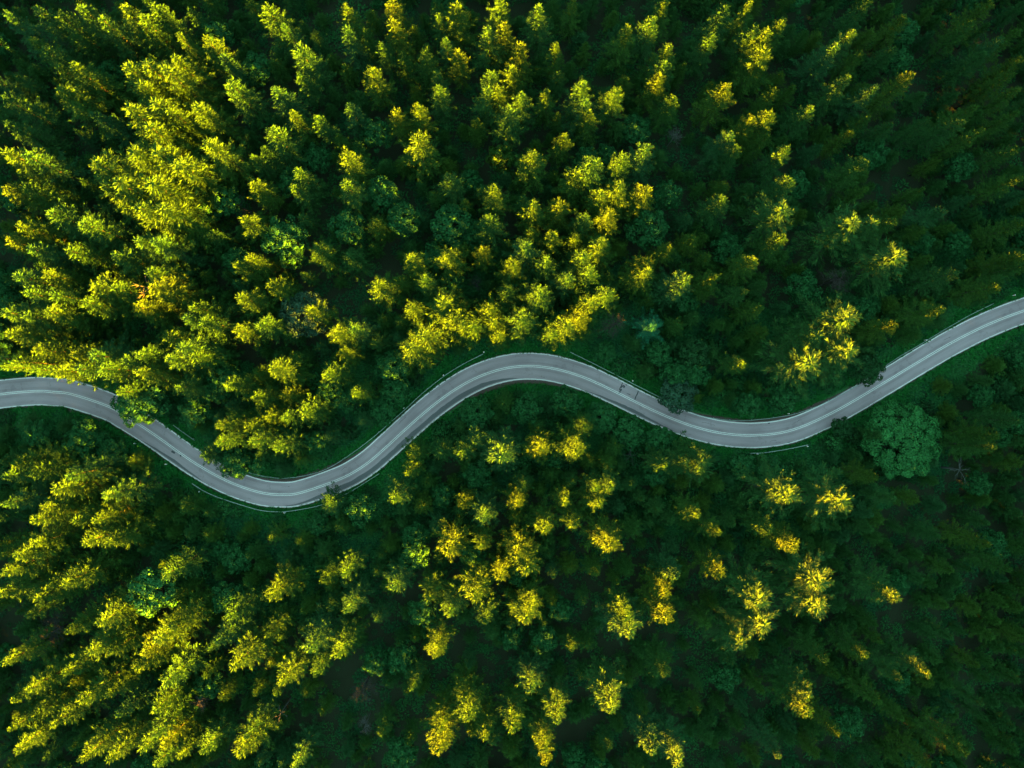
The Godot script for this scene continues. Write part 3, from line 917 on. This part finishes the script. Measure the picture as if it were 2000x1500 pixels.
	# --- shaded trees, added sun blockers besides those read from the photo
	for e in SHADED:
		var h: float = e[5] * 0.85
		var b := base_of(e[0], e[1], h - 1.0)
		var dist := absf(signed_dist(b.x, b.y))
		if dist < 4.2 or not clear_of(b, 1.2):
			continue
		var m: Material = (mats.pine[rng.randi() % 4] if e[3] == "pine" else mats.spruce[rng.randi() % 3]) if e[4] == "dark" or (e[3] != "broad" and e[0] != 1276) else mats[e[4]]
		var tone: String = "plain green" if e[3] != "broad" and e[0] != 1276 else {"dark": "plain green", "teal": "blue-green", "grey": "grey-green", "broad": "mid green", "fresh": "fresh green"}[e[4]]
		var nm: String = {"pine": "pine_tree", "spruce": "spruce_tree", "star": "fir_tree", "broad": "broadleaf_tree"}[e[3]]
		var say: String = {"pine": "bushy pine", "spruce": "dense spruce", "star": "open fir", "broad": "rounded broadleaf tree"}[e[3]]
		put_tree(nm, "%s %s standing wholly in shade, %s" % [tone, say, near_words(dist, b)], "tree", "shaded trees between the sunlit ones", e[3], m, b, h, e[2] * 0.047)
	# --- lower trees filling the stand between them
	var count := {"spruce": 0, "pine": 0, "broad": 0}
	for t in 26000:
		var b := Vector2(rng.randf_range(-106, 106), rng.randf_range(-82, 82))
		if t % 3 == 0:
			b.y = path[path_index(b.x)].y + rng.randf_range(-22.0, 22.0)
		var dist := absf(signed_dist(b.x, b.y))
		var roll := rng.randf()
		var h := rng.randf_range(7.5, 13.0)
		if b.x < -40.0:
			h += 1.6
		if dist < 15.0:
			h = rng.randf_range(4.0, 9.5)
		elif dist < 26.0:
			h = rng.randf_range(7.0, 12.5)
		if dist < 4.4 + h * 0.16 or not clear_of(b, 1.7, 0.45):
			continue
		var kind := "spruce" if roll < 0.42 else ("pine" if roll < 0.8 else "broad")
		if count[kind] >= (120 if kind == "broad" else 290):
			continue
		count[kind] += 1
		var w := near_words(dist, b)
		var size := "low" if h < 9.0 else ("half-grown" if h < 15.0 else "nearly full-grown")
		if kind == "spruce":
			var k := rng.randi() % 3
			put_tree("young_spruce_tree", "%s %s spruce overtopped by its neighbours, %s" % [size, ["yellow-green", "deep green", "bluish green"][k], w], "tree", "shaded spruces below the sunlit tops", "spruce", mats.spruce[k], b, h, rng.randf_range(1.7, 2.7))
		elif kind == "pine":
			var k := rng.randi() % 4
			put_tree("young_pine_tree", "%s %s pine overtopped by its neighbours, %s" % [size, ["yellow-green", "deep green", "golden-green", "bluish green"][k], w], "tree", "shaded pines below the sunlit tops", "pine", mats.pine[k], b, h, rng.randf_range(1.8, 2.8))
		else:
			put_tree("broadleaf_tree", "%s %s broadleaf tree under the conifers, %s" % [size, "mid green", w], "tree", "low broadleaf trees", "broad", mats.broad, b, minf(h, 10.0), rng.randf_range(1.8, 2.8))
	# --- the rest of the understorey, too many to count
	var under := {"spruce": [], "pine": []}
	for t in 2600:
		var b := Vector2(rng.randf_range(-106, 106), rng.randf_range(-82, 82))
		var dist := absf(signed_dist(b.x, b.y))
		var h := rng.randf_range(4.5, 8.5)
		if dist < 15.0:
			h = rng.randf_range(3.0, 6.5)
		if dist < 5.2 + h * 0.15 or not clear_of(b, 1.5, 0.4):
			continue
		var r := rng.randf_range(1.5, 2.3)
		trees.append(b)
		radii.append(r)
		under["spruce" if rng.randf() < 0.5 else "pine"].append(Transform3D(Basis(Vector3.UP, rng.randf() * TAU).scaled(Vector3(r / TR, h / TH, r / TR)), Vector3(b.x, ground_y(b.x, b.y), b.y)))
	scatter("understorey_spruce", "shaded young spruces packed between the taller trees", "understorey", protos["spruce"][1].crown, mats.spruce[1], under.spruce)
	scatter("understorey_pine", "shaded young pines packed between the taller trees", "understorey", protos["pine"][1].crown, mats.pine[1], under.pine)
	# --- shrubs along the road and in the gaps
	var made := 0
	for t in 6000:
		var x := rng.randf_range(-102, 102)
		var i := path_index(x)
		var off := rng.randf_range(4.2, 22.0) * (1.0 if rng.randf() < 0.5 else -1.0)
		var b := path[i] + Vector2(0, off)
		var dist := absf(signed_dist(b.x, b.y))
		if dist < 4.6 or not clear_of(b, 0.9, 0.2):
			continue
		made += 1
		if made > 298:
			break
		var roll := rng.randf()
		var m: Material = mats.broad if roll < 0.5 else (mats.fresh if roll < 0.75 else mats.spruce[2])
		put_tree("shrub", "leafy %s shrub in the undergrowth, %s" % ["mid green" if roll < 0.5 else ("bright green" if roll < 0.75 else "deep green"), near_words(dist, b)], "shrub", "shrubs in the roadside undergrowth", "shrub", m, b, rng.randf_range(1.2, 3.2), rng.randf_range(0.9, 1.8))
	# --- the forest goes on around what the picture shows
	var spots := []
	for t in 15000:
		var b := Vector2(rng.randf_range(-150, 190), rng.randf_range(-125, 125))
		if absf(b.x) < 107 and absf(b.y) < 83:
			continue
		if absf(signed_dist(b.x, b.y)) < 7.0:
			continue
		var ok := true
		for s in spots:
			if absf(s.x - b.x) < 3.5 and s.distance_squared_to(b) < 12.2:
				ok = false
				break
		if ok:
			spots.append(b)
	for q in 2:
		var mm := MultiMesh.new()
		mm.transform_format = MultiMesh.TRANSFORM_3D
		mm.mesh = protos["pine" if q == 0 else "spruce"][0].crown
		var list := []
		for k in spots.size():
			if k % 2 == q:
				var b: Vector2 = spots[k]
				var s := rng.randf_range(0.85, 1.12) * (1.02 if b.x > 104.0 else 0.82)  # unseen stand past the right edge made taller to shade that side
				var rr := rng.randf_range(0.95, 1.25)
				list.append(Transform3D(Basis(Vector3.UP, rng.randf() * TAU).scaled(Vector3(rr, s, rr)), Vector3(b.x, ground_y(b.x, b.y), b.y)))
		mm.instance_count = list.size()
		for k in list.size():
			mm.set_instance_transform(k, list[k])
		var o := MultiMeshInstance3D.new()
		o.name = "surrounding_forest" if q == 0 else "surrounding_forest_001"
		o.multimesh = mm
		o.material_override = mats.pine[0] if q == 0 else mats.spruce[1]
		o.set_meta("kind", "stuff")
		o.set_meta("label", "bushy pines of the forest around" if q == 0 else "dense spruces of the forest around")
		o.set_meta("category", "forest")
		add_child(o)

func single(called: String, label: String, category: String, kind: String, mat: Material, px: float, py: float, h: float, r: float, variant: int, mark: String):
	h *= 0.62 if kind in ["bare", "snag", "round"] and mark != "white treetop" else 0.82
	var b := base_of(px, py, h * 0.85)
	put_tree(called, label, category, "", kind, mat, b, h, r, variant)
	landmarks.append([b, "beside the " + mark])

# ------------------------------------------------------------------ ground cover
func scatter(called: String, label: String, category: String, mesh: Mesh, mat: Material, list: Array):
	var mm := MultiMesh.new()
	mm.transform_format = MultiMesh.TRANSFORM_3D
	mm.mesh = mesh
	mm.instance_count = list.size()
	for k in list.size():
		mm.set_instance_transform(k, list[k])
	var o := MultiMeshInstance3D.new()
	o.name = called
	o.multimesh = mm
	o.material_override = mat
	o.set_meta("kind", "stuff")
	o.set_meta("label", label)
	o.set_meta("category", category)
	add_child(o)

func build_undergrowth():
	start()
	for i in 46:      # a waist-high clump of ferns and brambles
		var an := rng.randf() * TAU
		var rr := sqrt(rng.randf()) * 0.75
		var p := Vector3(cos(an) * rr, rng.randf_range(0.1, 0.75) * (1.1 - rr), sin(an) * rr)
		var d := Vector3(cos(an) + rng.randf_range(-0.6, 0.6), rng.randf_range(-0.15, 0.6), sin(an) + rng.randf_range(-0.6, 0.6)).normalized()
		kite(p, d, d.cross(Vector3(rng.randf_range(-0.4, 0.4), 1, rng.randf_range(-0.4, 0.4))).normalized(), rng.randf_range(0.25, 0.5), rng.randf_range(0.12, 0.24), shade())
	var herb := finish()
	var list := []
	var list2 := []
	for t in 26000:
		var x := rng.randf_range(-104, 104)
		var z := rng.randf_range(-80, 80)
		if rng.randf() < 0.6:
			z = path[path_index(x)].y + rng.randf_range(-24, 24)
		var d := absf(signed_dist(x, z))
		if d < 3.9 + 1.6 * noise.get_noise_2d(x * 8.0, z * 8.0) + 0.6:
			continue
		if noise.get_noise_2d(x * 5.0 + 300.0, z * 5.0) < -0.25:
			continue
		var s := rng.randf_range(0.5, 1.5)
		var tr := Transform3D(Basis(Vector3.UP, rng.randf() * TAU).scaled(Vector3(s, s * rng.randf_range(0.6, 1.2), s)), Vector3(x, ground_y(x, z) - 0.03, z))
		if noise.get_noise_2d(x * 3.0, z * 3.0 + 500.0) > 0.02:
			list.append(tr)
		else:
			list2.append(tr)
	scatter("undergrowth", "dark green ferns and brambles covering the forest floor", "undergrowth", herb, mats.herb, list)
	scatter("undergrowth_001", "brighter green herbs covering the forest floor", "undergrowth", herb, mats.broad, list2)
	start()
	for i in 12:
		var an := rng.randf() * TAU
		var rr := rng.randf() * 0.3
		var d := Vector3(cos(an) * 0.6, 1.0, sin(an) * 0.6).normalized()
		kite(Vector3(cos(an) * rr, 0, sin(an) * rr), d, Vector3(-sin(an), 0, cos(an)), rng.randf_range(0.25, 0.55), 0.09, shade())
	var tuft := finish()
	list = []
	for t in 30000:
		var i := rng.randi_range(1, path.size() - 2)
		var tt := (path[i + 1] - path[i]).normalized()
		var sd := 1.0 if rng.randf() < 0.5 else -1.0
		var off := half_width(path[i].x) + 0.35 + absf(rng.randfn(0.0, 2.0))
		var p := path[i].lerp(path[i + 1], rng.randf()) + Vector2(-tt.y, tt.x) * off * sd
		if absf(p.x) > 106.0 or absf(signed_dist(p.x, p.y)) < half_width(p.x) + 0.3:
			continue
		var on_dirt := (sd > 0 and p.x > -12.5 and p.x < 13.0) or (sd < 0 and p.x > 34.0 and p.x < 66.0) or (sd < 0 and p.x > -52.0 and p.x < -27.0)
		if on_dirt and off < half_width(p.x) + 1.0:
			continue
		var s := rng.randf_range(0.6, 1.4)
		list.append(Transform3D(Basis(Vector3.UP, rng.randf() * TAU).scaled(Vector3(s, s, s)), Vector3(p.x, ground_y(p.x, p.y) + 0.06, p.y)))
	scatter("grass", "short green grass growing on both road verges", "grass", tuft, mats.grass, list)
